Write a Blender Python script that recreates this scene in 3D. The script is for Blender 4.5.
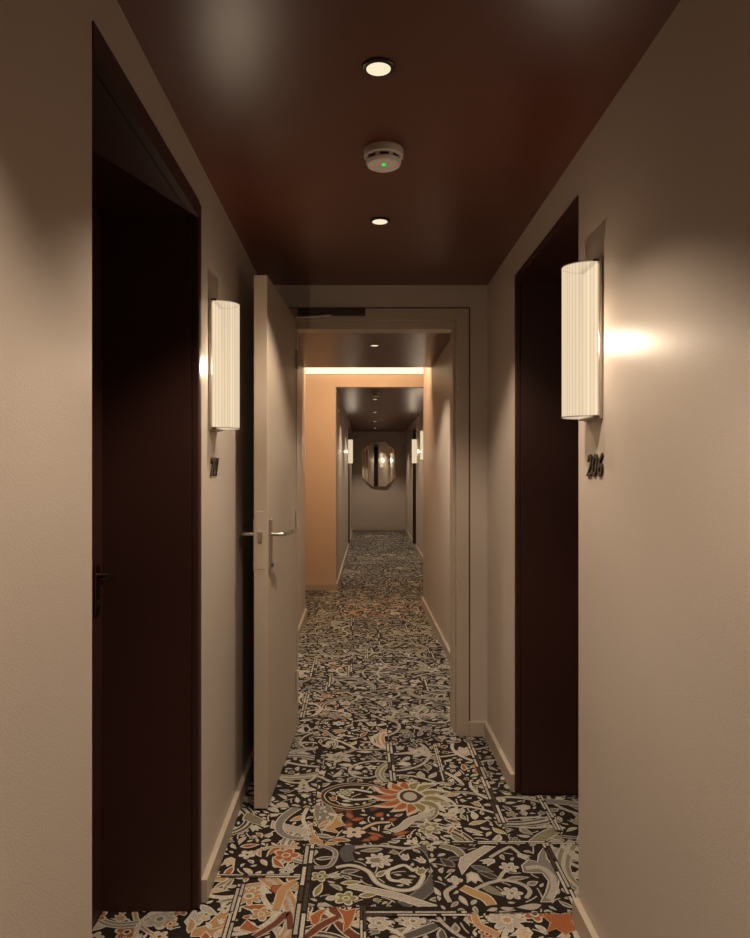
import bpy, bmesh, math, random
from mathutils import Vector, Matrix
PI = math.pi
for o in list(bpy.data.objects): bpy.data.objects.remove(o)
S = bpy.context.scene
C = S.collection

# ---------------------------------------------------------------- camera, world, exposure
CAMZ = 1.395
F = 720.0
cam_d = bpy.data.cameras.new('camera')
cam = bpy.data.objects.new('camera', cam_d); C.objects.link(cam)
cam.location = (0, 0, CAMZ); cam.rotation_euler = (PI/2, 0, 0)
cam_d.sensor_fit = 'AUTO'; cam_d.sensor_width = 36
cam_d.lens = F/938*36
cam_d.shift_x = (375-359.5)/938; cam_d.shift_y = 4.5/938
cam_d.clip_start = 0.05; cam_d.clip_end = 60
S.camera = cam
W = bpy.data.worlds.new('world'); S.world = W; W.use_nodes = True
W.node_tree.nodes['Background'].inputs[0].default_value = (.9, .7, .5, 1)
W.node_tree.nodes['Background'].inputs[1].default_value = 0.0
S.view_settings.view_transform = 'Standard'; S.view_settings.look = 'None'
S.view_settings.exposure = 0.0; S.view_settings.gamma = 1.0
S.view_settings.use_curve_mapping = False

WARM = (1.0, .845, .665)
DOWN_W = 88.0        # watts of a downlight
SCONCE_W = 8.5       # watts of a sconce bulb
SHADE_E = .98       # glow of the ribbed glass
COVE_E = 1.6
WASH_W = 84.0

# ---------------------------------------------------------------- materials
def srgb(r, g, b):
    def f(c):
        c /= 255
        return c/12.92 if c <= .04045 else ((c+.055)/1.055)**2.4
    return (f(r), f(g), f(b), 1)

def mat(name, col, rough=.5, metal=0, spec=.5, bump=0, bscale=200, vary=0, vscale=3, coat=0):
    m = bpy.data.materials.new(name); m.use_nodes = True
    n = m.node_tree.nodes; l = m.node_tree.links
    p = n['Principled BSDF']
    p.inputs['Base Color'].default_value = col
    p.inputs['Roughness'].default_value = rough
    p.inputs['Metallic'].default_value = metal
    p.inputs['Specular IOR Level'].default_value = spec
    p.inputs['Coat Weight'].default_value = coat
    tc = n.new('ShaderNodeTexCoord')
    if bump:
        t = n.new('ShaderNodeTexNoise'); t.inputs['Scale'].default_value = bscale; t.inputs['Detail'].default_value = 2
        b = n.new('ShaderNodeBump'); b.inputs['Strength'].default_value = bump; b.inputs['Distance'].default_value = .001
        l.new(tc.outputs['Object'], t.inputs['Vector']); l.new(t.outputs['Fac'], b.inputs['Height']); l.new(b.outputs['Normal'], p.inputs['Normal'])
    if vary:
        t = n.new('ShaderNodeTexNoise'); t.inputs['Scale'].default_value = vscale; t.inputs['Detail'].default_value = 4
        mx = n.new('ShaderNodeMix'); mx.data_type = 'RGBA'; mx.blend_type = 'MIX'
        mx.inputs[6].default_value = tuple(c*(1-vary) for c in col[:3])+(1,)
        mx.inputs[7].default_value = tuple(min(1, c*(1+vary)) for c in col[:3])+(1,)
        l.new(tc.outputs['Object'], t.inputs['Vector']); l.new(t.outputs['Fac'], mx.inputs[0]); l.new(mx.outputs[2], p.inputs['Base Color'])
    return m

def emis(name, col, e):
    m = bpy.data.materials.new(name); m.use_nodes = True
    n = m.node_tree.nodes; l = m.node_tree.links
    n.remove(n['Principled BSDF'])
    x = n.new('ShaderNodeEmission'); x.inputs[0].default_value = col; x.inputs[1].default_value = e
    l.new(x.outputs[0], n['Material Output'].inputs[0])
    return m

M_WALL = mat('taupe_wall_paint', (.44, .362, .302, 1), .40, spec=.42, bump=.45, bscale=260, vary=.05, vscale=2.5)
M_TRIM = mat('taupe_trim_paint', (.40, .32, .25, 1), .4, spec=.45)
M_DOORT = mat('taupe_door_paint', (.43, .345, .27, 1), .42, spec=.45)
M_CEIL = mat('oxblood_ceiling_paint', (.090, .024, .013, 1), .33, spec=.5, bump=.4, bscale=300, vary=.12, vscale=4)
M_MAR = mat('oxblood_door_paint', (.036, .0115, .0085, 1), .45, spec=.35, bump=.06, bscale=300)
M_ORANGE = mat('lit_apricot_wall', (.52, .375, .27, 1), .5, spec=.3, bump=.2, bscale=260)  # taupe wall with part of the warm light put into its colour
M_STEEL = mat('brushed_nickel', (.52, .47, .41, 1), .28, metal=1)
M_DSTEEL = mat('dark_bronze', (.16, .11, .085, 1), .3, metal=1)
M_BLACK = mat('black_metal', (.012, .009, .008, 1), .35, spec=.4)
M_NUM = mat('dark_bronze_numeral', (.022, .013, .010, 1), .35, spec=.4)
M_WHITE = mat('white_plastic', (.62, .55, .50, 1), .45)
M_SLOT = mat('dark_slot', (.03, .025, .022, 1), .7)
M_GOLD = mat('brass_frame', (.45, .27, .12, 1), .3, metal=1)
M_MIRROR = mat('mirror_glass', (.80, .78, .74, 1), .03, metal=1)
M_LED = emis('green_led', (.05, .8, .08, 1), .9)
M_LAMP = emis('downlight_lens', (1, .81, .56, 1), 1.05)
M_COVE = emis('cove_strip', (1, .82, .52, 1), COVE_E)
M_SUB = mat('screed', (.2, .18, .16, 1), .9)

def glass_mat():
    m = bpy.data.materials.new('ribbed_opal_glass'); m.use_nodes = True
    n = m.node_tree.nodes; l = m.node_tree.links
    n.remove(n['Principled BSDF'])
    tc = n.new('ShaderNodeTexCoord')
    at = n.new('ShaderNodeAttribute'); at.attribute_name = 'rib'; at.attribute_type = 'GEOMETRY'
    mr = n.new('ShaderNodeMapRange'); mr.inputs[1].default_value = 0; mr.inputs[2].default_value = 1
    mr.inputs[3].default_value = SHADE_E*.56; mr.inputs[4].default_value = SHADE_E*1.10
    l.new(at.outputs['Fac'], mr.inputs[0])
    e = n.new('ShaderNodeEmission'); e.inputs[0].default_value = (1, .80, .55, 1)
    l.new(mr.outputs[0], e.inputs[1])
    t = n.new('ShaderNodeBsdfTransparent'); t.inputs[0].default_value = (1, .95, .88, 1)
    mx = n.new('ShaderNodeMixShader'); mx.inputs[0].default_value = .33
    l.new(e.outputs[0], mx.inputs[1]); l.new(t.outputs[0], mx.inputs[2])
    l.new(mx.outputs[0], n['Material Output'].inputs[0])
    return m
M_GLASS = glass_mat()
M_RIM = bpy.data.materials.new('smoked_rim'); M_RIM.use_nodes = True
_n = M_RIM.node_tree.nodes; _l = M_RIM.node_tree.links
_n['Principled BSDF'].inputs['Base Color'].default_value = (.05, .035, .025, 1)
_t = _n.new('ShaderNodeBsdfTransparent'); _m = _n.new('ShaderNodeMixShader'); _m.inputs[0].default_value = .72
_l.new(_n['Principled BSDF'].outputs[0], _m.inputs[1]); _l.new(_t.outputs[0], _m.inputs[2]); _l.new(_m.outputs[0], _n['Material Output'].inputs[0])
M_PANEL = emis('opal_diffuser', (1, .79, .52, 1), SHADE_E*.9)

# ---------------------------------------------------------------- mesh helpers
def box(bm, x0, x1, y0, y1, z0, z1, mi=0):
    v = [bm.verts.new((x, y, z)) for x in (x0, x1) for y in (y0, y1) for z in (z0, z1)]
    for f in ((0,1,3,2),(4,6,7,5),(0,4,5,1),(2,3,7,6),(0,2,6,4),(1,5,7,3)):
        fc = bm.faces.new([v[i] for i in f]); fc.material_index = mi

def prism(bm, pts, z0, z1):
    """pts: plan polygon (x,y)"""
    a = [bm.verts.new((x, y, z0)) for x, y in pts]; b = [bm.verts.new((x, y, z1)) for x, y in pts]
    bm.faces.new(a[::-1]); bm.faces.new(b)
    n = len(pts)
    for i in range(n): bm.faces.new((a[i], a[(i+1) % n], b[(i+1) % n], b[i]))

def lathe(bm, prof, n=40, c=(0,0,0), flip=False):
    rings = []
    for r, z in prof:
        if r < 1e-6: rings.append([bm.verts.new((c[0], c[1], c[2]+z))])
        else: rings.append([bm.verts.new((c[0]+r*math.cos(2*PI*i/n), c[1]+r*math.sin(2*PI*i/n), c[2]+z)) for i in range(n)])
    for a, b in zip(rings, rings[1:]):
        for i in range(n):
            j = (i+1) % n
            if len(a) == 1 and len(b) == 1: continue
            if len(a) == 1: bm.faces.new((a[0], b[i], b[j]))
            elif len(b) == 1: bm.faces.new((a[i], b[0], a[j]))
            else: bm.faces.new((a[i], b[i], b[j], a[j]))

def tube(bm, pts, r, n=12, sy=1.0):
    pts = [Vector(p) for p in pts]; rings = []
    for i, p in enumerate(pts):
        d = (pts[min(i+1, len(pts)-1)] - pts[max(i-1, 0)]).normalized()
        up = Vector((0,0,1)) if abs(d.z) < .9 else Vector((1,0,0))
        a = d.cross(up).normalized(); b = d.cross(a).normalized()
        rings.append([bm.verts.new(p + a*r*sy*math.cos(2*PI*k/n) + b*r*math.sin(2*PI*k/n)) for k in range(n)])
    for q, w in zip(rings, rings[1:]):
        for k in range(n): bm.faces.new((q[k], q[(k+1) % n], w[(k+1) % n], w[k]))
    bm.faces.new(rings[0][::-1]); bm.faces.new(rings[-1])

def obj(name, bm, m, parent=None, bevel=0, smooth=False, seg=2):
    bmesh.ops.recalc_face_normals(bm, faces=bm.faces[:])
    me = bpy.data.meshes.new(name); bm.to_mesh(me); bm.free()
    for x in (m if isinstance(m, (list, tuple)) else [m]): me.materials.append(x)
    o = bpy.data.objects.new(name, me); C.objects.link(o)
    if smooth:
        for p in me.polygons: p.use_smooth = True
        md = o.modifiers.new('es', 'EDGE_SPLIT'); md.split_angle = math.radians(35)
    if bevel:
        md = o.modifiers.new('bevel', 'BEVEL'); md.width = bevel; md.segments = seg; md.limit_method = 'ANGLE'
    if parent: o.parent = parent
    return o

def tag(o, label, cat, group=None, kind=None):
    o['label'] = label; o['category'] = cat
    if group: o['group'] = group
    if kind: o['kind'] = kind
    return o

def struct(name, bm, m, label=None, cat=None, **k):
    o = obj(name, bm, m, **k); o['kind'] = 'structure'
    if label: o['label'] = label; o['category'] = cat
    return o

def empty(name, loc=(0,0,0), rz=0):
    o = bpy.data.objects.new(name, None); C.objects.link(o); o.location = loc; o.rotation_euler = (0,0,rz)
    o.empty_display_size = .05
    return o

def copy_tree(o, parent=None):
    c = o.copy(); C.objects.link(c); c.parent = parent
    for ch in list(o.children): copy_tree(ch, c)
    return c

# ---------------------------------------------------------------- key dimensions (metres; x right, y into the picture)
XL, XR = -.515, .682
H = 2.4
YB = -1.6                  # end of the corridor behind the viewpoint
YD = 3.84                  # wall with the fire door
Y2 = 4.0                   # its far face
XL2, XR2 = -.53, .682
YC = 6.83                  # end of the second ceiling
YLW, YRW = 7.05, 7.70      # ends of the second stretch's walls
YO = 8.60                  # apricot wall
YE = 17.70                 # end wall
ZP = 2.76                  # raised ceiling in the crossing
H3 = 2.428
OT = .45                   # wall thickness
RL = (1.386, 2.339, 2.268)     # left recess y0,y1,top
RR = (2.242, 3.158, 2.262)     # right recess
def xl3(y): return -.283 + (y-YO)*(.093/6.4) if y < 15 else -.19
def xr3(y): return .97 + (y-YO)*(.16/9.1)

# floor slab
bm = bmesh.new()
box(bm, -2.4, 2.6, YB-.2, YE+.3, -.2, -.012)
struct('floor', bm, M_SUB)

# side walls of the first stretch, with door recesses
def side_wall(name, xf, s, rec, yend, m):
    bm = bmesh.new()
    y0, y1, zt = rec
    a, b = sorted((xf, xf+s*OT))
    box(bm, a, b, YB, y0, -.012, H+.1)
    box(bm, a, b, y1, yend, -.012, H+.1)
    box(bm, a, b, y0, y1, zt, H+.1)
    return struct(name, bm, m)
side_wall('wall_left', XL, -1, RL, Y2, M_WALL)
side_wall('wall_right', XR, 1, RR, Y2, M_WALL)
bm = bmesh.new(); box(bm, XL, XR, YB-.1, YB, -.012, H+.1); struct('wall_back', bm, M_WALL)
bm = bmesh.new(); box(bm, XL, XR, YB, YD, H, H+.1); struct('ceiling', bm, M_CEIL)

# fire door wall : opening x -.328...517, rebate height 2.21
FX0, FX1, FZ = -.407, .583, 2.274
bm = bmesh.new()
box(bm, XL, FX0, YD, Y2, -.012, H+.4); box(bm, FX1, XR, YD, Y2, -.012, H+.4); box(bm, FX0, FX1, YD, Y2, FZ, H+.4)
struct('wall_front', bm, M_WALL)

# second stretch
bm = bmesh.new(); box(bm, XL2-OT, XL2, Y2, YLW, -.012, H+.45); struct('wall_left', bm, M_WALL)
bm = bmesh.new(); box(bm, XR2, XR2+OT, Y2, YRW, -.012, H+.45); struct('wall_right', bm, M_WALL)
bm = bmesh.new(); box(bm, XL2, XR2, Y2, YC, H, H+.45); struct('ceiling', bm, M_CEIL)
# crossing with the lit apricot wall
bm = bmesh.new(); box(bm, -2.1, 2.3, YC, YO, ZP, ZP+.1); struct('ceiling', bm, M_WALL)
bm = bmesh.new()
box(bm, -2.1, -.283, YO, YO+.14, -.012, ZP+.1); box(bm, .97, 2.3, YO, YO+.14, -.012, ZP+.1); box(bm, -.283, .97, YO, YO+.14, H3, ZP+.1)
struct('wall_front', bm, M_ORANGE, label=None)
bm = bmesh.new(); box(bm, -2.2, -2.1, YLW-.1, YO, -.012, ZP+.1); struct('wall_left', bm, M_WALL)
bm = bmesh.new(); box(bm, 2.3, 2.4, YRW-.1, YO, -.012, ZP+.1); struct('wall_right', bm, M_WALL)
bm = bmesh.new(); box(bm, -2.1, XL2-OT, YLW-.1, YLW, -.012, ZP+.1); struct('wall_back', bm, M_WALL)
bm = bmesh.new(); box(bm, XR2+OT, 2.3, YRW-.1, YRW, -.012, ZP+.1); struct('wall_back', bm, M_WALL)
# third stretch
R3L = (13.55, 14.5, 2.26); R3R = (13.45, 14.35, 2.26)
def wall3(name, xf, s, rec):
    bm = bmesh.new()
    y0, y1, zt = rec
    def seg(a, b, z0, z1):
        ys = [a, b] if not (a < 15 < b) else [a, 15, b]
        pts = [(xf(y), y) for y in ys] + [(xf(ys[-1])+s*OT, ys[-1]), (xf(ys[0])+s*OT, ys[0])]
        if s < 0: pts = pts[::-1]
        prism(bm, pts, z0, z1)
    seg(YO+.14, y0, -.012, H3+.1); seg(y1, YE, -.012, H3+.1); seg(y0, y1, zt, H3+.1)
    return struct(name, bm, M_WALL)
wall3('wall_left', xl3, -1, R3L)
wall3('wall_right', xr3, 1, R3R)
bm = bmesh.new(); box(bm, -.8, 1.7, YE, YE+.1, -.012, H3+.1); struct('wall_end', bm, M_WALL)
bm = bmesh.new(); prism(bm, [(xl3(YO+.14), YO+.14), (xr3(YO+.14), YO+.14), (xr3(YE), YE), (xl3(YE), YE), (xl3(15), 15)], H3, H3+.1); struct('ceiling', bm, M_CEIL)

# baseboards
BT, BH = .02, .075
def base_seg(name, x0, y0, x1, y1, nx, ny, ends=True):
    bm = bmesh.new()
    prism(bm, [(x0, y0), (x1, y1), (x1+nx*BT, y1+ny*BT), (x0+nx*BT, y0+ny*BT)], -.006, BH)
    return struct(name, bm, M_TRIM, bevel=.0015)
base_seg('baseboard_left', XL, YB, XL, RL[0], 1, 0)
base_seg('baseboard_left', XL, RL[1], XL, YD, 1, 0)
base_seg('baseboard_right', XR, YB, XR, RR[0], -1, 0)
base_seg('baseboard_right', XR, RR[1], XR, YD, -1, 0)
base_seg('baseboard_front', FX1, YD, XR-BT, YD, 0, -1)
base_seg('baseboard_front', XL+BT, YD, FX0, YD, 0, -1)
base_seg('baseboard_left', XL2, Y2, XL2, YLW, 1, 0)
base_seg('baseboard_right', XR2, Y2, XR2, YRW, -1, 0)
base_seg('baseboard_front', -2.1, YO, -.283, YO, 0, -1)
base_seg('baseboard_front', .97, YO, 2.3, YO, 0, -1)
base_seg('baseboard_left', xl3(YO), YO, xl3(R3L[0]), R3L[0], 1, 0)
base_seg('baseboard_left', xl3(R3L[1]), R3L[1], xl3(YE), YE, 1, 0)
base_seg('baseboard_right', xr3(YO), YO, xr3(R3R[0]), R3R[0], -1, 0)
base_seg('baseboard_right', xr3(R3R[1]), R3R[1], xr3(YE), YE, -1, 0)
base_seg('baseboard_end', xl3(YE)+BT, YE, xr3(YE)-BT, YE, 0, -1)

# ---------------------------------------------------------------- recessed guest room doors
def room_door(name, xf, s, rec, label, lever=True, depth=.30, lip=.052):
    """s = -1 for the left wall, +1 for the right wall; local frame = world"""
    y0, y1, zt = rec
    t = empty(name, (xf+s*depth, (y0+y1)/2, 0)); t['kind'] = 'structure'; t['label'] = label; t['category'] = 'door'
    ox, oy = t.location.x, t.location.y
    e = .0008
    def bx(bm, xa, xb, ya, yb, za, zb):
        a, b = sorted((xa, xb)); box(bm, a-ox, b-ox, ya-oy, yb-oy, za, zb)
    bm = bmesh.new()      # liner: two jambs and a head, with a lipped casing at the corridor side
    xa, xb = xf+s*.004, xf+s*(depth+.06)
    for (ya, yb) in ((y0+e, y0+lip), (y1-lip, y1-e)):
        bx(bm, xa+s*.018, xb, ya, yb, 0, zt-e)
    bx(bm, xa+s*.018, xb, y0+e, y1-e, zt-lip-.004, zt-e)
    obj('door_lining', bm, M_MAR, t)
    bm = bmesh.new()
    w = lip
    bx(bm, xf-s*.003, xf+s*.024, y0+e, y1-w+.014, zt-w-.004, zt-e)
    obj('casing', bm, M_MAR, t)
    bm = bmesh.new()
    bx(bm, xf-s*.003, xf+s*.024, y1-w+.014, y1-e, 0, zt-e)
    obj('casing', bm, M_MAR, t, bevel=.007, seg=3)
    bm = bmesh.new()
    bx(bm, xf+s*depth, xf+s*(depth+.045), y0+lip+.003, y1-lip-.003, .008, zt-lip-.012)
    leaf = obj('door_leaf', bm, M_MAR, t, bevel=.002)
    if lever:
        hy = (y1-lip-.065 if s < 0 else y0+lip+.065)-oy; d = -1 if s < 0 else 1
        bm = bmesh.new(); box(bm, *sorted((0, -s*.009)), hy-.02, hy+.02, .96, 1.11)
        pl = obj('handle_plate', bm, M_DSTEEL, t, bevel=.003)
        bm = bmesh.new()
        tube(bm, [(-s*.008, hy, 1.08), (-s*.05, hy, 1.08), (-s*.058, hy+d*.005, 1.08), (-s*.062, hy+d*.02, 1.08), (-s*.062, hy+d*.13, 1.078)], .0085)
        obj('lever', bm, M_DSTEEL, t, smooth=True)
        bm = bmesh.new(); lathe(bm, [(0,0),(.011,0),(.011,.004),(0,.004)], 20)
        bmesh.ops.rotate(bm, verts=bm.verts, matrix=Matrix.Rotation(-s*PI/2, 3, 'Y')); bmesh.ops.translate(bm, verts=bm.verts, vec=(-s*.009, hy, .995))
        obj('key_cylinder', bm, M_STEEL, t, smooth=True)
    # closing panel behind the leaf so the room beyond stays shut
    return t
room_door('door_1', XL, -1, RL, 'dark oxblood guest room door in the left recess with a bronze lever')
room_door('door_2', XR, 1, RR, 'dark oxblood guest room door in the right recess beside number 206', lip=.028)
room_door('door_4', -.2015, -1, R3L, 'small distant dark door in the left wall of the far corridor', lever=False)
room_door('door_5', 1.063, 1, R3R, 'small distant dark door in the right wall of the far corridor', lever=False)

# ---------------------------------------------------------------- fire door frame and the open leaf
bm = bmesh.new()
OX0, OX1, OZ = -.343, .517, 2.212
fy0, fy1 = YD-.012, Y2+.01
box(bm, FX0+.0006, OX0, fy0, fy1, 0, FZ-.0006); box(bm, OX1, FX1-.0006, fy0, fy1, 0, FZ-.0006); box(bm, OX0, OX1, fy0, fy1, OZ, FZ-.0006)
fr = struct('trim_1', bm, M_TRIM, bevel=.002)
fr['label'] = 'taupe painted frame around the open fire door'; fr['category'] = 'door frame'
bm = bmesh.new()
sy0 = YD+.05
box(bm, OX0-.001, OX0+.003, sy0, fy1-.001, 0, OZ); box(bm, OX1-.013, OX1+.001, sy0, fy1-.001, 0, OZ); box(bm, OX0+.003, OX1-.013, sy0, fy1-.001, OZ-.036, OZ+.001)
obj('door_stop', bm, M_TRIM, fr, bevel=.0015)
bm = bmesh.new()     # thin dark strip, its colour painting the groove's shade round the frame
g = .007
box(bm, FX1-.0006, FX1+g, YD-.0015, YD+.01, BH, FZ+g); box(bm, FX0-g, FX0+.0006, YD-.0015, YD+.01, BH, FZ+g); box(bm, FX0-g, FX1+g, YD-.0015, YD+.01, FZ-.0006, FZ+g)
obj('shadow_strip', bm, mat('gap_shade', (.06, .045, .034, 1), .7), fr)
bm = bmesh.new()
box(bm, -.325, .03, YD-.034, YD-.0125, 2.232, 2.268)
obj('closer_track', bm, mat('closer_brown', (.05, .032, .025, 1), .45, metal=.3), fr, bevel=.002)

# the leaf turns on its hinge edge at (-.328, 3.83)
door = empty('door_3', (-.338, YD-.014, 0), 0)
door['kind'] = 'structure'; door['label'] = 'taupe painted fire door standing open against the left wall'; door['category'] = 'door'
door.rotation_euler.z = -math.atan2(.042, .858)
DW, DT, DH = .86, .056, 2.214
bm = bmesh.new()     # local: face towards the passage at x=0, leaf runs to -y
box(bm, -DT, 0, -DW, -.004, .012, DH)
leaf = obj('door_leaf', bm, M_DOORT, door, bevel=.003)
bm = bmesh.new(); box(bm, -DT+.012, -DT+.044, -DW-.0022, -DW+.002, 1.0, 1.24)
obj('lock_faceplate', bm, M_DOORT, door, bevel=.001)
bm = bmesh.new(); box(bm, -DT+.018, -DT+.036, -DW-.011, -DW, 1.112, 1.158)
obj('latch', bm, M_STEEL, door, bevel=.003)
HY = -DW+.055
for s, x in ((1, 0), (-1, -DT)):
    bm = bmesh.new(); box(bm, *sorted((x, x+s*.010)), HY-.019, HY+.019, .985, 1.205)
    obj('handle_plate', bm, M_STEEL, door, bevel=.004)
    bm = bmesh.new()
    tube(bm, [(x+s*.009, HY, 1.14), (x+s*.05, HY, 1.14), (x+s*.060, HY+.006, 1.14), (x+s*.064, HY+.02, 1.14), (x+s*.066, HY+.10, 1.14), (x+s*.078, HY+.13, 1.142)], .0085)
    obj('lever', bm, M_STEEL, door, smooth=True)
    bm = bmesh.new(); lathe(bm, [(0,0),(.009,0),(.009,.006),(0,.006)], 18)
    bmesh.ops.rotate(bm, verts=bm.verts, matrix=Matrix.Rotation(s*PI/2, 3, 'Y')); bmesh.ops.translate(bm, verts=bm.verts, vec=(x+s*.010, HY, 1.012))
    obj('key_cylinder', bm, M_SLOT, door, smooth=True)
bm = bmesh.new()
for z in (.25, 1.1, 1.95): lathe(bm, [(0, z), (.008, z), (.008, z+.1), (0, z+.1)], 14, (.008, -.006, 0))
obj('hinge', bm, M_DOORT, door, smooth=True)
bm = bmesh.new()
tube(bm, [(.012, -.10, 2.206), (.05, -.06, 2.214), (.12, -.035, 2.222), (.19, -.028, 2.228)], .006)
obj('closer_arm', bm, M_STEEL, door, smooth=True)

# ---------------------------------------------------------------- wall sconces
def make_sconce():
    """local: wall plane at x=0, sconce bulges to +x, height centred on z=0"""
    t = empty('wall_sconce')
    hh = .2265
    bm = bmesh.new(); box(bm, .0005, .010, -.072, .072, -hh, hh)
    obj('backplate', bm, M_STEEL, t, bevel=.0015)
    bm = bmesh.new(); box(bm, .0105, .014, -.060, .060, -hh+.014, hh-.014)
    obj('diffuser_panel', bm, M_PANEL, t)
    bm = bmesh.new(); lay = bm.verts.layers.float.new('rib')
    nr, sub = 24, 6
    prev = None; rr = random.Random(5)
    tone = [1-.42*rr.random()**1.6 for _ in range(nr+1)]
    for i in range(nr*sub+1):
        a = -PI/2 + PI*i/(nr*sub)
        rib = abs(math.sin(PI*i/sub))
        d = .0012*rib
        x = .012 + (.080+d)*math.cos(a); y = (.0645+d)*math.sin(a)
        v0 = bm.verts.new((x, y, -hh+.010)); v1 = bm.verts.new((x, y, hh-.010))
        v0[lay] = v1[lay] = (.35+.65*rib)*tone[min(nr-1, i//sub)]
        if prev: bm.faces.new((prev[0], v0, v1, prev[1]))
        prev = (v0, v1)
    sh = obj('glass_shade', bm, M_GLASS, t)
    for p in sh.data.polygons: p.use_smooth = True
    for z in (-1, 1):
        bm = bmesh.new()
        arc = [-PI/2+PI*k/28 for k in range(29)]
        pts = [(.0102, -.066), (.024, -.066), (.024, .066), (.0102, .066)]
        prism(bm, pts, *sorted((z*(hh-.010), z*(hh-.003))))
        ec = obj('end_cap', bm, M_DSTEEL, t); bm = bmesh.new()
        for a, b in zip(arc, arc[1:]):      # slim rim that holds the glass
            q = [(.012+R*math.cos(c), .067/.0835*R*math.sin(c)) for R, c in ((.0815, a), (.0845, a), (.0845, b), (.0815, b))]
            prism(bm, q, *sorted((z*(hh-.0105), z*(hh-.0065))))
        obj('rim', bm, M_RIM, ec)
        bm = bmesh.new(); lay = bm.verts.layers.float.new('rib')
        q = [(.0235, -.064)]+[(.012+.080*math.cos(c), .0645*math.sin(c)) for c in arc if .012+.080*math.cos(c) > .0235]+[(.0235, .064)]
        vs = [bm.verts.new((x, y, z*(hh-.0075))) for x, y in q]
        for v in vs: v[lay] = .5
        bm.faces.new(vs); obj('end_glass', bm, M_GLASS, ec)
    ld = bpy.data.lights.new('bulb', 'POINT'); ld.energy = SCONCE_W; ld.color = WARM; ld.shadow_soft_size = .0
    lo = bpy.data.objects.new('bulb', ld); C.objects.link(lo); lo.location = (.076, 0, 0); lo.parent = t
    return t
sc = make_sconce()
GS = 'ribbed glass wall sconces along the corridor'
spots = [
 ((XR, 2.089, 1.7755), PI, 'large cylindrical ribbed glass sconce lit on the right wall above number 206'),
 ((XL, 2.528, 1.7705), 0, 'lit ribbed glass sconce on the left wall between oxblood recess and open door'),
 ((xl3(13.25), 13.25, 1.80), 0, 'tiny lit sconce on the left wall of the far corridor left of the mirror'),
 ((xr3(13.15), 13.15, 1.80), PI, 'tiny lit sconce on the far corridor right wall just right of the mirror'),
 ((xr3(10.87), 10.87, 1.82), PI, 'lit sconce sliver at the right edge of the far opening, nearer than its neighbour'),
]
for i, (loc, rz, lab) in enumerate(spots):
    o = sc if i == 0 else copy_tree(sc)
    o.location = loc; o.rotation_euler.z = rz
    tag(o, lab, 'wall lamp', GS)

# room numbers
def room_number(text, loc, rz, label, wid):
    t = empty('room_number', loc, rz); tag(t, label, 'room number')
    x = 0; parts = []
    for ch in text:
        cu = bpy.data.curves.new('numeral', 'FONT'); cu.body = ch; cu.size = .090; cu.extrude = .0022; cu.offset = .0010; cu.shear = .25
        cu.bevel_depth = .0006
        tmp = bpy.data.objects.new('tmp', cu); C.objects.link(tmp)
        dg = bpy.context.evaluated_depsgraph_get(); dg.update()
        me = bpy.data.meshes.new_from_object(tmp.evaluated_get(dg)); bpy.data.objects.remove(tmp)
        xs = [v.co.x for v in me.vertices]; w = max(xs)-min(xs)
        me.transform(Matrix.Translation((-min(xs), 0, .0030)))
        me.materials.clear(); me.materials.append(M_NUM)
        o = bpy.data.objects.new('numeral', me); C.objects.link(o); parts.append((o, x)); x += w+.002
    k = wid/x
    for o, px in parts:
        o.data.transform(Matrix.Rotation(PI/2, 4, 'X') @ Matrix.Diagonal((k, 1, 1, 1)))
        o.parent = t; o.location = ((px-x/2)*k, 0, 0)
    return t
# local x runs along the reading direction, local -y faces the reader
room_number('206', (XR, 2.078, 1.388), -PI/2, 'dark raised numerals 206 on the right wall below the sconce', .145)
room_number('207', (XL, 2.545, 1.388), PI/2, 'dark raised numerals on the left wall below the sconce, seen edge on', .145)

# ---------------------------------------------------------------- ceiling fittings
def make_downlight():
    t = empty('downlight')
    bm = bmesh.new(); lathe(bm, [(.031, -.0005), (.041, -.0008), (.0415, -.003), (.040, -.0045), (.033, -.0065), (.0305, -.006), (.0305, -.0005)], 40)
    obj('trim_ring', bm, M_BLACK, t, smooth=True)
    bm = bmesh.new(); lathe(bm, [(0, -.0072), (.018, -.0069), (.0300, -.0058), (.0300, -.0008), (0, -.0008)], 40)
    obj('lens', bm, M_LAMP, t)
    ld = bpy.data.lights.new('beam', 'SPOT'); ld.energy = DOWN_W; ld.color = WARM; ld.shadow_soft_size = .025
    ld.spot_size = math.radians(112); ld.spot_blend = .45
    lo = bpy.data.objects.new('beam', ld); C.objects.link(lo); lo.location = (0, 0, -.012); lo.parent = t
    return t
dl = make_downlight()
GD = 'recessed downlights along the ceiling line'
dls = [
 (.047, 1.78, H, 'round downlight nearest the viewer, above the smoke detector in the near ceiling'),
 (.081, 2.86, H, 'second small downlight between the smoke detector and the fire door wall'),
 (.117, 5.63, H, 'downlight in the ceiling just beyond the fire door opening'),
 (.117, 4.78, H, 'added unseen downlight behind the fire door header'),  # added out of view to brighten the second stretch
 (.047, .55, H, 'added unseen downlight above and behind the viewpoint'),  # added out of view for more light in the near stretch
 (.047, -.75, H, 'added unseen downlight at the rear end of the corridor'),  # also added for illumination, never in view
 (.216, 10.0, H3, 'far corridor downlight nearest the opening, just past the small detector'),
 (.261, 12.15, H3, 'second downlight along the far corridor ceiling'),
 (.306, 14.25, H3, 'third downlight along the far corridor ceiling'),
 (.352, 16.35, H3, 'last downlight at the end of the far corridor above the mirror'),
]
for i, (x, y, z, lab) in enumerate(dls):
    o = dl if i == 0 else copy_tree(dl)
    o.location = (x, y, z); tag(o, lab, 'downlight', GD)

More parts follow.
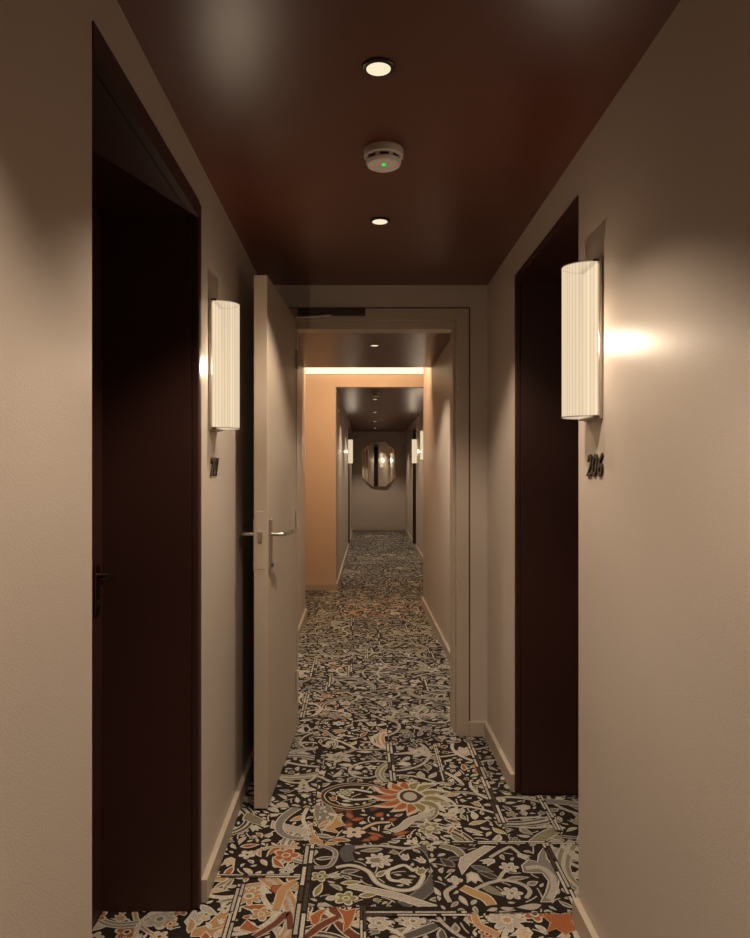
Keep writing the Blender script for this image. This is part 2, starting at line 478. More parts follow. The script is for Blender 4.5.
def make_detector():
    t = empty('smoke_detector')
    bm = bmesh.new(); lathe(bm, [(0, -.0005), (.0600, -.0005), (.0615, -.004), (.0610, -.019), (.0585, -.021), (0, -.021)], 48)
    obj('base_ring', bm, M_WHITE, t, smooth=True)
    bm = bmesh.new(); lathe(bm, [(0, -.0205), (.050, -.0205), (.050, -.031), (0, -.031)], 48)
    obj('sensing_slot', bm, M_SLOT, t, smooth=True)
    bm = bmesh.new(); lathe(bm, [(0, -.029), (.054, -.029), (.0545, -.0325), (.050, -.0395), (.040, -.0435), (0, -.0445)], 48)
    obj('sensor_cap', bm, M_WHITE, t, smooth=True)
    for k in range(8):
        a = 2*PI*(k+.5)/8; c, s = math.cos(a), math.sin(a)
        bm = bmesh.new(); vs = []
        for z in (-.0205, -.031):
            for r in (.047, .0555):
                for q in (-1, 1): vs.append(bm.verts.new((c*r-s*.006*q, s*r+c*.006*q, z)))
        for f in ((0,1,3,2),(4,6,7,5),(0,4,5,1),(2,3,7,6),(0,2,6,4),(1,5,7,3)): bm.faces.new([vs[i] for i in f])
        obj('rib', bm, M_WHITE, t)
    bm = bmesh.new(); lathe(bm, [(0, -.0495), (.006, -.048), (.008, -.043), (0, -.043)], 16, (0, -.022, .0016))
    obj('indicator_light', bm, M_LED, t, smooth=True)
    return t
sd = make_detector(); sd.scale.z = 1.25; sd.location = (.0747, 2.235, H)
tag(sd, 'round white smoke detector with green light on the near ceiling between two downlights', 'smoke detector', 'ceiling smoke detectors')
s2 = copy_tree(sd); s2.location = (.203, 9.2, H3)
tag(s2, 'small distant detector at the start of the far corridor ceiling', 'smoke detector', 'ceiling smoke detectors')

# cove light on the apricot wall, and an added, unseen washer that brightens it
ww = empty('added_washer', (.1, YC+.10, ZP-.03)); tag(ww, 'added unseen wall washer in the raised ceiling, brightening the apricot wall', 'wall washer')
bm = bmesh.new(); box(bm, -1.2, 1.2, -.03, .03, -.005, .029)
obj('housing', bm, M_WHITE, ww)
ld = bpy.data.lights.new('lamp', 'AREA'); ld.shape = 'RECTANGLE'; ld.size = 2.2; ld.size_y = .05; ld.energy = WASH_W; ld.color = (1, .66, .38)
lo = bpy.data.objects.new('lamp', ld); C.objects.link(lo); lo.parent = ww; lo.location = (0, .01, -.02)
lo.rotation_euler = (math.radians(58), 0, 0)
cv = empty('cove_light', (.1, YO, 2.585)); tag(cv, 'warm glowing light strip running along the top of the apricot wall', 'strip light')
bm = bmesh.new(); box(bm, -2.15, 2.15, -.055, -.012, .0, .09)
obj('diffuser', bm, M_COVE, cv)
bm = bmesh.new(); box(bm, -2.18, 2.18, -.012, -.001, -.004, .17); box(bm, -2.18, 2.18, -.07, -.012, .092, .10)
obj('channel', bm, M_WHITE, cv)

# ---------------------------------------------------------------- stepped octagonal mirror on the end wall
MX, MZ = .478, 1.618
mir = empty('wall_mirror', (MX, YE, MZ)); tag(mir, 'tall octagonal mirror with stepped sides and slim brass frame on end wall', 'mirror')
def mirror_pane(name, x0, x1, h0, ch, m, dep, y0):
    """pane between x0 and x1, half height h0, chamfer ch at the outer ends"""
    return
def plate(bm, pts, y0, y1):
    a = [bm.verts.new((x, y0, z)) for x, z in pts]; b = [bm.verts.new((x, y1, z)) for x, z in pts]
    bm.faces.new(a); bm.faces.new(b[::-1])
    for i in range(len(pts)):
        j = (i+1) % len(pts); bm.faces.new((a[i], b[i], b[j], a[j]))
def octo(w, h, c): return [(-w+c, -h), (w-c, -h), (w, -h+c), (w, h-c), (w-c, h), (-w+c, h), (-w, h-c), (-w, -h+c)]
for k, (w, h, c, d) in enumerate(((.425, .38, .055, .010), (.350, .465, .07, .022), (.275, .555, .10, .060))):
    rot = Matrix.Rotation(math.radians(-5.5 if k == 2 else 0), 4, 'Z')
    bm = bmesh.new(); plate(bm, octo(w, h, c), -.008, .004)
    bmesh.ops.rotate(bm, verts=bm.verts, matrix=rot.to_3x3()); bmesh.ops.translate(bm, verts=bm.verts, vec=(0, -d, 0))
    obj('frame', bm, M_GOLD, mir, bevel=.001)
    bm = bmesh.new(); plate(bm, octo(w-.016, h-.016, c-.007), -.010, -.007)
    bmesh.ops.rotate(bm, verts=bm.verts, matrix=rot.to_3x3()); bmesh.ops.translate(bm, verts=bm.verts, vec=(0, -d, 0))
    obj('mirror_pane', bm, M_MIRROR, mir)
bm = bmesh.new(); box(bm, -.2, .2, -.03, -.0005, -.3, .3); obj('backing', bm, M_BLACK, mir)

# ---------------------------------------------------------------- patterned carpet
PAL = dict(
 black=srgb(38, 30, 26), cream=srgb(184, 173, 157), ltgrey=srgb(164, 153, 140), grey=srgb(120, 111, 102), dkgrey=srgb(84, 79, 75),
 olive=srgb(126, 118, 76), sage=srgb(122, 115, 92), yellow=srgb(168, 152, 100), tan=srgb(166, 128, 88), orange=srgb(150, 88, 54),
 rust=srgb(104, 60, 46), pink=srgb(184, 158, 134), brown=srgb(70, 57, 49))
PN = list(PAL); PI_ = {k: i for i, k in enumerate(PN)}
def carpet_mat(name, col):
    m = bpy.data.materials.new('carpet_'+name); m.use_nodes = True
    n = m.node_tree.nodes; l = m.node_tree.links; p = n['Principled BSDF']
    p.inputs['Roughness'].default_value = .95; p.inputs['Specular IOR Level'].default_value = .1
    tc = n.new('ShaderNodeTexCoord'); t = n.new('ShaderNodeTexNoise'); t.inputs['Scale'].default_value = 330; t.inputs['Detail'].default_value = 1
    mr = n.new('ShaderNodeMapRange'); mr.inputs[1].default_value = .32; mr.inputs[2].default_value = .62
    mx = n.new('ShaderNodeMix'); mx.data_type = 'RGBA'
    lo = .45 if name not in ('black',) else .7
    mx.inputs[6].default_value = tuple(c*lo for c in col[:3])+(1,); mx.inputs[7].default_value = col
    l.new(tc.outputs['Object'], t.inputs['Vector']); l.new(t.outputs['Fac'], mr.inputs[0]); l.new(mr.outputs[0], mx.inputs[0]); l.new(mx.outputs[2], p.inputs['Base Color'])
    b = n.new('ShaderNodeBump'); b.inputs['Strength'].default_value = .4; b.inputs['Distance'].default_value = .002
    l.new(t.outputs['Fac'], b.inputs['Height']); l.new(b.outputs['Normal'], p.inputs['Normal'])
    return m
CM = [carpet_mat(k, PAL[k]) for k in PN]
rng = random.Random(11)
VERTS, FACES, MIDX = [], [], []

REG = [(XL, XR, YB, YD), (XL-.30, XL, RL[0]+.046, RL[1]-.046), (XR, XR+.30, RR[0]+.046, RR[1]-.046), (OX0, OX1, YD, Y2),
       (XL2, XR2, Y2, YLW), (-1.3, XR2, YLW, YRW), (-1.3, 1.3, YRW, YO)]
yy = YO
while yy < YE-.01:
    y2 = min(YE, yy+1.3); REG.append((xl3((yy+y2)/2)-.004, xr3((yy+y2)/2)+.004, yy, y2)); yy = y2
CELL = .006
class Patch:
    def __init__(s, x0, x1, y0, y1):
        s.z = .0006; s.rs = []; s.occ = set(); s.b = (x0, x1, y0, y1)
        for a, b, c, d in REG:
            a, b, c, d = max(a, x0), min(b, x1), max(c, y0), min(d, y1)
            if b-a > 1e-4 and d-c > 1e-4: s.rs.append((a, b, c, d))
    def clip(s, poly, r):
        x0, x1, y0, y1 = r
        for ax, lim, sg in ((0, x0, 1), (0, x1, -1), (1, y0, 1), (1, y1, -1)):
            out = []
            for i in range(len(poly)):
                a, b = poly[i-1], poly[i]
                da, db = sg*(a[ax]-lim), sg*(b[ax]-lim)
                if (da >= 0) != (db >= 0):
                    t = da/(da-db); out.append((a[0]+t*(b[0]-a[0]), a[1]+t*(b[1]-a[1])))
                if db >= 0: out.append(b)
            poly = out
            if len(poly) < 3: return None
        return poly
    def face(s, poly, c, z):
        a = 0
        for i in range(len(poly)): a += poly[i-1][0]*poly[i][1]-poly[i][0]*poly[i-1][1]
        if abs(a) < 1e-8: return
        if a < 0: poly = poly[::-1]
        for r in s.rs:
            q = s.clip(poly, r)
            if not q: continue
            if c != 'black': s.raster(q)
            k = len(VERTS)
            VERTS.extend((x, y, z) for x, y in q); FACES.append(tuple(range(k, k+len(q)))); MIDX.append(PI_[c])
    def raster(s, q):
        xs = [p[0] for p in q]; ys = [p[1] for p in q]; n = len(q)
        for p in q: s.occ.add((int(p[0]/CELL+1000), int(p[1]/CELL)))
        for i in range(int(min(xs)/CELL+1000), int(max(xs)/CELL+1000)+1):
            for j in range(int(min(ys)/CELL), int(max(ys)/CELL)+1):
                x, y = (i+.5-1000)*CELL, (j+.5)*CELL
                if all((q[k][0]-q[k-1][0])*(y-q[k-1][1])-(q[k][1]-q[k-1][1])*(x-q[k-1][0]) >= 0 for k in range(n)): s.occ.add((i, j))
    def free(s, x, y): return (int(x/CELL+1000), int(y/CELL)) not in s.occ
    def leaf_free(s, x, y, L, w, a, t0=0.0):
        ca, sa = math.cos(a), math.sin(a); w = w/2+.004
        for t in (0, .2, .4, .6, .8, 1):
            if t < t0: continue
            ww = w*(.35+.65*math.sin(PI*t))
            for q in (-ww, 0, ww):
                if not s.free(x+ca*L*t-sa*q, y+sa*L*t+ca*q): return False
        return True
    def pack(s, pal, rim, det=1, density=1.0):
        x0, x1, y0, y1 = s.b; A = (x1-x0)*(y1-y0); zb = s.z
        for L, w, n in ((.085, .032, 260), (.06, .023, 700), (.042, .019, 1400), (.028, .013, 1700 if det else 500)):
            for _ in range(int(A*n*density)):
                x, y = rng.uniform(x0, x1), rng.uniform(y0, y1); a = rng.uniform(0, 6.3)
                l = L*rng.uniform(.85, 1.15); s.z = zb
                if not s.leaf_free(x, y, l, w, a): continue
                q = rng.random(); c = rng.choice(pal); m = (x+.5*l*math.cos(a), y+.5*l*math.sin(a))
                if q < .22 and L > .05 and s.leaf_free(m[0]-l*.5*math.sin(-a), m[1], l*.1, l*.7, a): flower(s, *m, l*.48, 5, c, rim, rot=a, det=det)
                elif q < .34 and L > .035: tulip(s, *m, l*.45, a, c, rim)
                else: leaf(s, x, y, l, w, a, c if L > .03 else rim, rim, rng.uniform(-.14, .14), det)
        s.z = zb+.0001
        for _ in range(int(A*900*density) if det else 0):
            x, y = rng.uniform(x0, x1), rng.uniform(y0, y1); a = rng.uniform(0, 6.3); kk = rng.choice((-1, 1))*rng.uniform(2, 24); pts = []
            for i in range(6):
                if not s.free(x, y): break
                pts.append((x, y)); a += kk*.011; x += .011*math.cos(a); y += .011*math.sin(a)
            if len(pts) > 3: s.stroke(pts, [.0055]*len(pts), rim)
    def up(s): s.z += .00001; return s.z
    def fan(s, ctr, pts, c):
        z = s.up()
        for i in range(len(pts)): s.face([ctr, pts[i-1], pts[i]], c, z)
    def poly(s, pts, c):
        z = s.up()
        idx = earclip(pts)
        for t in idx: s.face([pts[i] for i in t], c, z)
    def stroke(s, pts, ws, c):
        z = s.up(); L = []; R = []
        n = len(pts)
        for i in range(n):
            a = pts[max(i-1, 0)]; b = pts[min(i+1, n-1)]
            dx, dy = b[0]-a[0], b[1]-a[1]; d = math.hypot(dx, dy) or 1
            w = ws[i] if isinstance(ws, list) else ws
            nx, ny = -dy/d*w/2, dx/d*w/2
            L.append((pts[i][0]+nx, pts[i][1]+ny)); R.append((pts[i][0]-nx, pts[i][1]-ny))
        for i in range(n-1): s.face([L[i], R[i], R[i+1], L[i+1]], c, z)

def earclip(pts):
    n = len(pts); idx = list(range(n))
    area = sum(pts[i-1][0]*pts[i][1]-pts[i][0]*pts[i-1][1] for i in range(n))
    if area < 0: idx.reverse()
    def cr(a, b, c): return (b[0]-a[0])*(c[1]-a[1])-(b[1]-a[1])*(c[0]-a[0])
    out = []; guard = 0
    while len(idx) > 3 and guard < 4000:
        guard += 1
        for k in range(len(idx)):
            i, j, l = idx[k-1], idx[k], idx[(k+1) % len(idx)]
            a, b, c = pts[i], pts[j], pts[l]
            if cr(a, b, c) <= 1e-12: continue
            if any(cr(a, b, pts[m]) > 0 and cr(b, c, pts[m]) > 0 and cr(c, a, pts[m]) > 0 for m in idx if m not in (i, j, l)): continue
            out.append((i, j, l)); idx.pop(k); break
        else: break
    if len(idx) == 3: out.append(tuple(idx))
    return out

def flower(P, x, y, R, n, col, rim='cream', core='brown', rot=0, det=1):
    def ring(r, amp, ph=0, k=None):
        N = n*(8 if det else 4)
        return [(x+r*(1-amp+amp*abs(math.cos(n*(t*2*PI/N)/2)))*math.cos(t*2*PI/N+rot), y+r*(1-amp+amp*abs(math.cos(n*(t*2*PI/N)/2)))*math.sin(t*2*PI/N+rot)) for t in range(N)]
    P.fan((x, y), ring(R, .42), rim)
    P.fan((x, y), ring(R*.80, .48), col)
    if det:
        P.fan((x, y), [(x+R*.34*math.cos(t), y+R*.34*math.sin(t)) for t in [k*PI/6 for k in range(12)]], rim)
        P.fan((x, y), [(x+R*.2*math.cos(t), y+R*.2*math.sin(t)) for t in [k*PI/4 for k in range(8)]], core)
def leaf_pts(x, y, L, w, a, bend=0, n=8):
    up, dn = [], []
    for i in range(n+1):
        t = i/n; q = math.sin(PI*t**.8)*w/2; c = bend*math.sin(PI*t)*L
        up.append((t*L, c+q)); dn.append((t*L, c-q))
    pts = up+dn[-2:0:-1]
    ca, sa = math.cos(a), math.sin(a)
    return [(x+u*ca-v*sa, y+u*sa+v*ca) for u, v in pts]
def leaf(P, x, y, L, w, a, col, rim='cream', bend=0, det=1):
    n = 7 if det else 4
    m = (x+L*.5*math.cos(a)-bend*L*math.sin(a), y+L*.5*math.sin(a)+bend*L*math.cos(a))
    P.fan(m, leaf_pts(x, y, L, w, a, bend, n), rim)
    r = .0045
    P.fan(m, leaf_pts(x+r*1.8*math.cos(a), y+r*1.8*math.sin(a), max(L-r*3.6, L*.4), max(w-2*r*1.3, w*.35), a, bend, n), col)
def tulip(P, x, y, R, a, col, rim='cream'):
    base = [(-.9, 0), (-.5, -.55), (.1, -.6), (.95, -.75), (.55, -.3), (1.05, 0), (.55, .3), (.95, .75), (.1, .6), (-.5, .55)]
    ca, sa = math.cos(a), math.sin(a)
    for k, c in ((1, rim), (.72, col)):
        P.fan((x, y), [(x+(u*ca-v*sa)*R*k, y+(u*sa+v*ca)*R*k) for u, v in base], c)
def vine(P, x, y, a, L, k0, k1, w, rim, col, pal, det=1, inner=None):
    n = max(8, int(L/.022)) if det else max(6, int(L/.045))
    pts = [(x, y)]; angs = [a]
    for i in range(n):
        k = k0+(k1-k0)*i/n; a += k*L/n
        x += math.cos(a)*L/n; y += math.sin(a)*L/n; pts.append((x, y)); angs.append(a)
    ws = [w*(1-.45*i/n) for i in range(n+1)]
    # side leaves first, under the stem
    step = max(2, int(n/ (L/.075)))
    sd = 1
    for i in range(step, n, step):
        sd = -sd; b = angs[i]+sd*rng.uniform(.6, 1.2)
        q = rng.random()
        if not P.leaf_free(pts[i][0], pts[i][1], .07, .026, b, .45): continue
        if q < .62: leaf(P, *pts[i], rng.uniform(.05, .10), rng.uniform(.026, .042), b, rng.choice(pal), rim, rng.uniform(-.2, .2), det)
        else:
            ex, ey = pts[i][0]+.055*math.cos(b), pts[i][1]+.055*math.sin(b)
            P.stroke([pts[i], ((pts[i][0]+ex)/2+.01*math.sin(b), (pts[i][1]+ey)/2-.01*math.cos(b)), (ex, ey)], .008, rim)
            if q < .86: tulip(P, ex, ey, rng.uniform(.02, .03), b, rng.choice(pal), rim)
            else: flower(P, ex, ey, rng.uniform(.02, .032), 5, rng.choice(pal), rim, rot=rng.random()*6, det=det)
    P.stroke(pts, [q+.010 for q in ws], rim)
    if w > .012: P.stroke(pts, ws, col)
    if inner and w > .022: P.stroke(pts, [q*.35 for q in ws], inner)
    return pts[-1], a
THEMES = {
 'grey': (['grey', 'ltgrey', 'dkgrey', 'ltgrey', 'sage', 'cream'], 'ltgrey', ['dkgrey', 'grey', 'sage']),
 'green': (['olive', 'sage', 'yellow', 'ltgrey', 'grey'], 'cream', ['dkgrey', 'olive', 'sage']),
 'orange': (['orange', 'pink', 'rust', 'tan', 'cream', 'olive', 'ltgrey'], 'cream', ['rust', 'brown', 'tan']),
 'yellow': (['yellow', 'olive', 'cream', 'ltgrey', 'tan'], 'cream', ['brown', 'sage', 'grey']),
 'tan': (['tan', 'pink', 'cream', 'orange', 'ltgrey'], 'cream', ['tan', 'brown', 'grey'])}
def fill_patch(x0, x1, y0, y1, theme, det=1, density=1.0):
    P = Patch(x0, x1, y0, y1)
    pal, rim, stems = THEMES[theme]
    w, h = x1-x0, y1-y0
    A = w*h
    # one or two leading blossoms
    for _ in range(max(1, int(A*5))):
        x, y = rng.uniform(x0+.15*w, x1-.15*w), rng.uniform(y0+.15*h, y1-.15*h); a0 = rng.uniform(0, 6.3); R = rng.uniform(.045, .07)
        c = rng.choice(pal)
        if rng.random() < .6:
            for k in range(6): leaf(P, x, y, R*rng.uniform(1.2, 1.6), R*.75, a0+k*PI/3, c, rim, .1, det)
        flower(P, x, y, R*.7, 6, rng.choice(pal), rim, det=det, rot=a0)
    for _ in range(max(1, int(A*31+.5))):
        e = rng.randrange(4)
        x = x0 if e == 0 else x1 if e == 1 else rng.uniform(x0, x1)
        y = y0 if e == 2 else y1 if e == 3 else rng.uniform(y0, y1)
        a = {0: 0, 1: PI, 2: PI/2, 3: -PI/2}[e]+rng.uniform(-.8, .8)
        sg = rng.choice((-1, 1)); big = rng.random() < .26
        sw = rng.uniform(.028, .05) if big else rng.uniform(.003, .013)
        (ex, ey), ea = vine(P, x, y, a, rng.uniform(.35, .6), sg*rng.uniform(0, 5), sg*rng.uniform(5, 19), sw, rim, rng.choice(stems), pal, det, inner=(rng.choice((None, rim, 'ltgrey')) if det else None))
        if P.leaf_free(ex, ey, .05, .05, ea, .3): flower(P, ex, ey, rng.uniform(.026, .042), rng.choice((5, 6)), rng.choice(pal), rim, core='brown', rot=rng.random(), det=det)
    P.pack(pal, rim, det, density)
    return P
def ruler(P0, x0, x1, y0, y1, cols=('cream', 'brown', 'ltgrey', 'cream')):
    """a strip of two pale lines broken by dark pieces, laid along its longer side"""
    P = Patch(x0, x1, y0, y1); P.z = .0038
    P.face([(x0, y0), (x1, y0), (x1, y1), (x0, y1)], 'black', P.up())
    vert = (y1-y0) > (x1-x0)
    w = (x1-x0) if vert else (y1-y0)
    z = P.up()
    for k, (a, b) in enumerate(((.12, .42), (.58, .88))):
        p = (y0 if vert else x0)+.01; end = (y1 if vert else x1)
        while p < end:
            ln = rng.uniform(.06, .16); q = min(end, p+ln); c = rng.choice(cols)
            if vert: P.face([(x0+a*w, p), (x0+b*w, p), (x0+b*w, q), (x0+a*w, q)], c, z)
            else: P.face([(p, y0+a*w), (q, y0+a*w), (q, y0+b*w), (p, y0+b*w)], c, z)
            p = q+rng.uniform(.006, .02)

# layout near the viewer follows the seams of the real carpet
def FY(py): return F*CAMZ/(py-473.5)
def FP(px, py):
    y = FY(py); return ((px-359.5)*y/F, y)
near = [  # x0,x1,y0,y1,theme
 (-1.0, -.40, 1.2, 2.49, 'tan'), (-.40, -.185, 1.2, 2.49, 'tan'), (-.185, .01, 1.2, 2.315, 'orange'), (.01, .34, 1.2, 2.28, 'grey'),
 (.34, .70, 1.2, 2.28, 'tan'), (.70, 1.1, 1.2, 2.71, 'grey'), (-.185, .25, 2.315, 2.70, 'green'), (.25, .70, 2.28, 2.71, 'grey'),
 (-1.0, -.185, 2.49, 3.0, 'tan'), (-1.0, -.19, 3.0, 3.5, 'grey'), (-.185, .20, 2.70, 3.25, 'orange'), (.20, .57, 2.71, 3.25, 'yellow'),
 (.57, .775, 2.71, 3.75, 'grey'), (.775, 1.1, 2.71, 3.75, 'grey'), (-.19, .15, 3.25, 3.63, 'grey'), (.15, .385, 3.25, 3.72, 'grey'), (.385, .57, 3.25, 3.72, 'orange'),
 (-1.0, -.22, 3.5, 4.1, 'grey'), (-.22, .15, 3.63, 4.1, 'tan'), (.15, 1.1, 3.72, 4.25, 'grey'),
]
for x0, x1, y0, y1, th in near:
    if x1 <= -.55: continue
    fill_patch(x0, x1, max(y0, 1.5), y1, th, 1, 1.0)
# behind the viewpoint and beyond the door: irregular rows of patches
def rows(xa, xb, ya, yb, det, dens, themes):
    y = ya
    while y < yb-.01:
        h = rng.choice((.32, .42, .5, .6)); y1 = min(yb, y+h)
        if yb-y1 < .15: y1 = yb
        x = xa
        while x < xb-.01:
            w = rng.choice((.26, .38, .5, .64)); x1 = min(xb, x+w)
            if xb-x1 < .12: x1 = xb
            fill_patch(x, x1, y, y1, rng.choice(themes), det, dens)
            if rng.random() < .62 and det: ruler(None, x1-.035, min(xb, x1), y, y1)
            if rng.random() < .5 and det: ruler(None, x, x1, y, y+.035)
            x = x1
        y = y1
G = ['grey', 'grey', 'green', 'grey', 'tan', 'grey']
rows(-.57, .75, 4.1, 6.4, 1, 1.25, G+['yellow'])
rows(-.55, .72, 6.4, 7.05, 1, 1.2, G)
rows(-1.3, 1.3, 7.05, YO, 1, 1.2, G+['tan'])
rows(-.3, 1.15, YO, 12.5, 0, 1.1, G)
rows(-.3, 1.2, 12.5, YE, 0, .9, G)
# ruler borders near the viewer
for x0, x1, y0, y1 in ((-.205, -.165, 1.5, 2.70), (-.415, -.385, 1.5, 2.44), (-.56, -.205, 2.478, 2.503), (0.0, .022, 1.5, 2.315), (.01, .34, 2.262, 2.292),
    (.135, .17, 3.25, 3.72), (.55, .585, 2.86, 3.72), (.762, .79, 2.80, 3.3), (.683, .712, 1.5, 2.71), (.34, .98, 2.703, 2.728), (.375, .397, 3.25, 3.7), (-.19, .135, 3.62, 3.64)):
    ruler(None, x0, x1, y0, y1)

# large motifs that can be recognised on the real carpet, in floor metres
def tp(pts): return [FP(x, y) for x, y in pts]
def catmull(p, m=6):
    out = []
    for i in range(len(p)-1):
        a, b, c, d = p[max(i-1, 0)], p[i], p[i+1], p[min(i+2, len(p)-1)]
        for k in range(m):
            t = k/m
            out.append(tuple(.5*(2*b[j]+(c[j]-a[j])*t+(2*a[j]-5*b[j]+4*c[j]-d[j])*t*t+(3*b[j]-a[j]-3*c[j]+d[j])*t**3) for j in (0, 1)))
    return out+[p[-1]]
HERO = Patch(-.6, .98, 1.5, 3.8); HERO.z = .0030
def hstroke(P, px, w, rim, col, rw=.010):
    pts = catmull(tp(px)); n = len(pts)
    ws = [w*(.55+.45*math.sin(PI*(.15+.7*i/(n-1)))) for i in range(n)]
    P.stroke(pts, [q+rw for q in ws], rim)
    if col: P.stroke(pts, ws, col)
def hpoly(P, px, rim, col, k=.82):
    pts = tp(px); cx = sum(p[0] for p in pts)/len(pts); cy = sum(p[1] for p in pts)/len(pts)
    P.poly(pts, rim)
    # inset along the normals
    n = len(pts); ar = sum(pts[i-1][0]*pts[i][1]-pts[i][0]*pts[i-1][1] for i in range(n)); sg = 1 if ar > 0 else -1
    ins = []
    for i in range(n):
        a, b, c = pts[i-1], pts[i], pts[(i+1) % n]
        n1 = (-(b[1]-a[1]), b[0]-a[0]); n2 = (-(c[1]-b[1]), c[0]-b[0])
        l1 = math.hypot(*n1) or 1; l2 = math.hypot(*n2) or 1
        v = (n1[0]/l1+n2[0]/l2, n1[1]/l1+n2[1]/l2); L = math.hypot(*v) or 1
        d = .0052*sg; ins.append((b[0]+v[0]/L*d, b[1]+v[1]/L*d))
    P.poly(ins, col)
#HEROES
def backing(P, x0, x1, y0, y1, pal=('grey', 'dkgrey', 'sage'), rim='ltgrey', n=30):
    P.face([(x0, y0), (x1, y0), (x1, y1), (x0, y1)], 'black', P.up())
P = Patch(-.165, .25, 2.315, 2.70); P.z = .0022          # grey and green patch with the great ring
backing(P, -.165, .25, 2.315, 2.70)
for q in ((340,873,.03,.2),(352,880,.02,2.5),(428,873,.03,.5),(440,890,.03,2),(436,853,.025,1)):
    x, y = FP(q[0], q[1]); leaf(P, x, y, q[2]*2.4, q[2], q[3], 'dkgrey', 'ltgrey')
hstroke(P, [(350,862),(346,852),(356,846),(374,843)], .040, 'dkgrey', 'dkgrey')
hstroke(P, [(412,843),(428,850),(438,866),(434,882),(418,897),(402,906)], .045, 'grey', 'dkgrey')
hstroke(P, [(318,845),(335,852),(330,866),(314,868)], .012, 'ltgrey', 'grey')
hstroke(P, [(336,868),(352,866),(368,872),(378,884),(400,891),(416,888),(423,876),(414,869)], .010, 'ltgrey', 'cream')
hstroke(P, [(355,848),(380,846),(405,849),(420,846)], .008, 'ltgrey', None)
hstroke(P, [(414,872),(405,866),(396,868),(388,872),(390,880),(400,882)], .006, 'cream', None)
hstroke(P, [(348,886),(372,891),(398,897),(420,904),(440,910)], .030, 'cream', 'ltgrey')
for c in ((345,858),(356,852)): pass
x, y = FP(379, 861); flower(P, x, y, .052, 9, 'ltgrey', 'cream', 'grey')
x, y = FP(372, 861); tulip(P, x+.012, y, .035, 0, 'grey', 'cream')
for px, py, a in ((405,858,1.8),(421,861,2.2),(405,882,-.4),(334,876,.4)):
    x, y = FP(px, py); tulip(P, x, y, .026, a, 'ltgrey', 'cream')
x, y = FP(421, 872); tulip(P, x, y, .03, 1.2, 'olive', 'cream')
x, y = FP(320, 877); flower(P, x, y, .036, 5, 'olive', 'cream', 'dkgrey')
x, y = FP(346, 899); flower(P, x, y, .042, 5, 'olive', 'cream', 'olive')
x, y = FP(358, 897); leaf(P, x, y, .07, .034, .2, 'olive'); leaf(P, *FP(340,884), .08, .03, .1, 'olive')
leaf(P, *FP(376,878), .06, .03, .9, 'sage'); leaf(P, *FP(314,898), .09, .03, 1.3, 'olive')
leaf(P, *FP(325,900), .05, .03, .3, 'ltgrey'); leaf(P, *FP(315,860), .08, .025, .2, 'dkgrey')
P.pack(['ltgrey', 'olive', 'grey', 'sage'], 'ltgrey')
P = Patch(.25, .69, 2.285, 2.705); P.z = .0022            # grey patch with scroll and blossoms
backing(P, .25, .69, 2.285, 2.705)
for px, py, L, w, a in ((470,866,.09,.035,-.5),(480,885,.10,.04,-.8),(455,868,.08,.04,2.2),(500,880,.09,.035,2.5),(444,850,.09,.03,.1),(446,860,.08,.03,.2),(520,845,.08,.03,.8)):
    leaf(P, *FP(px, py), L, w, a, rng.choice(('brown', 'dkgrey', 'sage')), 'grey')
hstroke(P, [(440,846),(455,850),(462,856)], .03, 'cream', 'sage')
hpoly(P, [(484,846),(496,847),(480,858),(470,866),(462,876),(458,866),(460,858)], 'cream', 'ltgrey')
hstroke(P, [(510,847),(500,852),(490,858)], .004, 'ltgrey', None); hstroke(P, [(510,847),(518,853),(522,857)], .004, 'ltgrey', None)
tulip(P, *FP(489,862), .03, -2.6, 'ltgrey'); tulip(P, *FP(523,857), .026, -.6, 'ltgrey')
hstroke(P, [(475,890),(488,884),(505,881),(522,885),(530,892),(526,899)], .006, 'ltgrey', None)
hstroke(P, [(498,882),(502,875),(508,868)], .004, 'ltgrey', None)
flower(P, *FP(509,868), .036, 6, 'ltgrey', 'cream', 'grey'); flower(P, *FP(512,894), .038, 6, 'ltgrey', 'cream', 'grey')
leaf(P, *FP(505,880), .09, .028, .15, 'grey', 'ltgrey'); leaf(P, *FP(527,886), .05, .03, .5, 'grey', 'ltgrey')
flower(P, *FP(455,881), .028, 4, 'ltgrey', 'cream', 'ltgrey')
hstroke(P, [(462,888),(475,894),(486,899),(492,906)], .035, 'cream', 'tan'); hstroke(P, [(456,886),(446,893),(450,903)], .008, 'ltgrey', None)
hpoly(P, [(544,847),(538,855),(537,862),(528,860),(521,866),(523,873),(532,874),(542,874),(548,882),(545,893),(540,903),(552,903),(558,893),(560,880),(556,868),(548,860)], 'cream', 'grey')
hstroke(P, [(526,869),(540,868),(551,876),(554,888),(549,900)], .014, 'ltgrey', 'ltgrey')
P.pack(['grey', 'sage', 'ltgrey', 'cream'], 'ltgrey')
P = Patch(-.165, .20, 2.70, 3.25); P.z = .0022            # orange and green palmette patch
backing(P, -.165, .40, 2.70, 3.25, ('rust', 'brown', 'tan'), 'tan', 26)
for px, py, L, w, a in ((330,812,.1,.035,.3),(345,830,.09,.03,1.4),(360,842,.08,.03,.4),(385,838,.09,.03,2.6),(370,812,.08,.035,1),(352,815,.09,.03,2)):
    leaf(P, *FP(px, py), L, w, a, rng.choice(('rust', 'brown', 'orange')), 'brown')
hstroke(P, [(384,789),(365,785),(345,785),(328,790),(322,797),(330,805),(350,809),(372,806)], .016, 'pink', 'brown')
hstroke(P, [(372,793),(352,790),(340,795),(352,800),(372,799)], .008, 'cream', None); flower(P, *FP(345,793), .04, 6, 'sage', 'cream', 'olive')
P2 = Patch(-.165, .40, 2.70, 3.25); P2.z = P.z; P2.occ = P.occ
cx, cy = FP(410, 797)
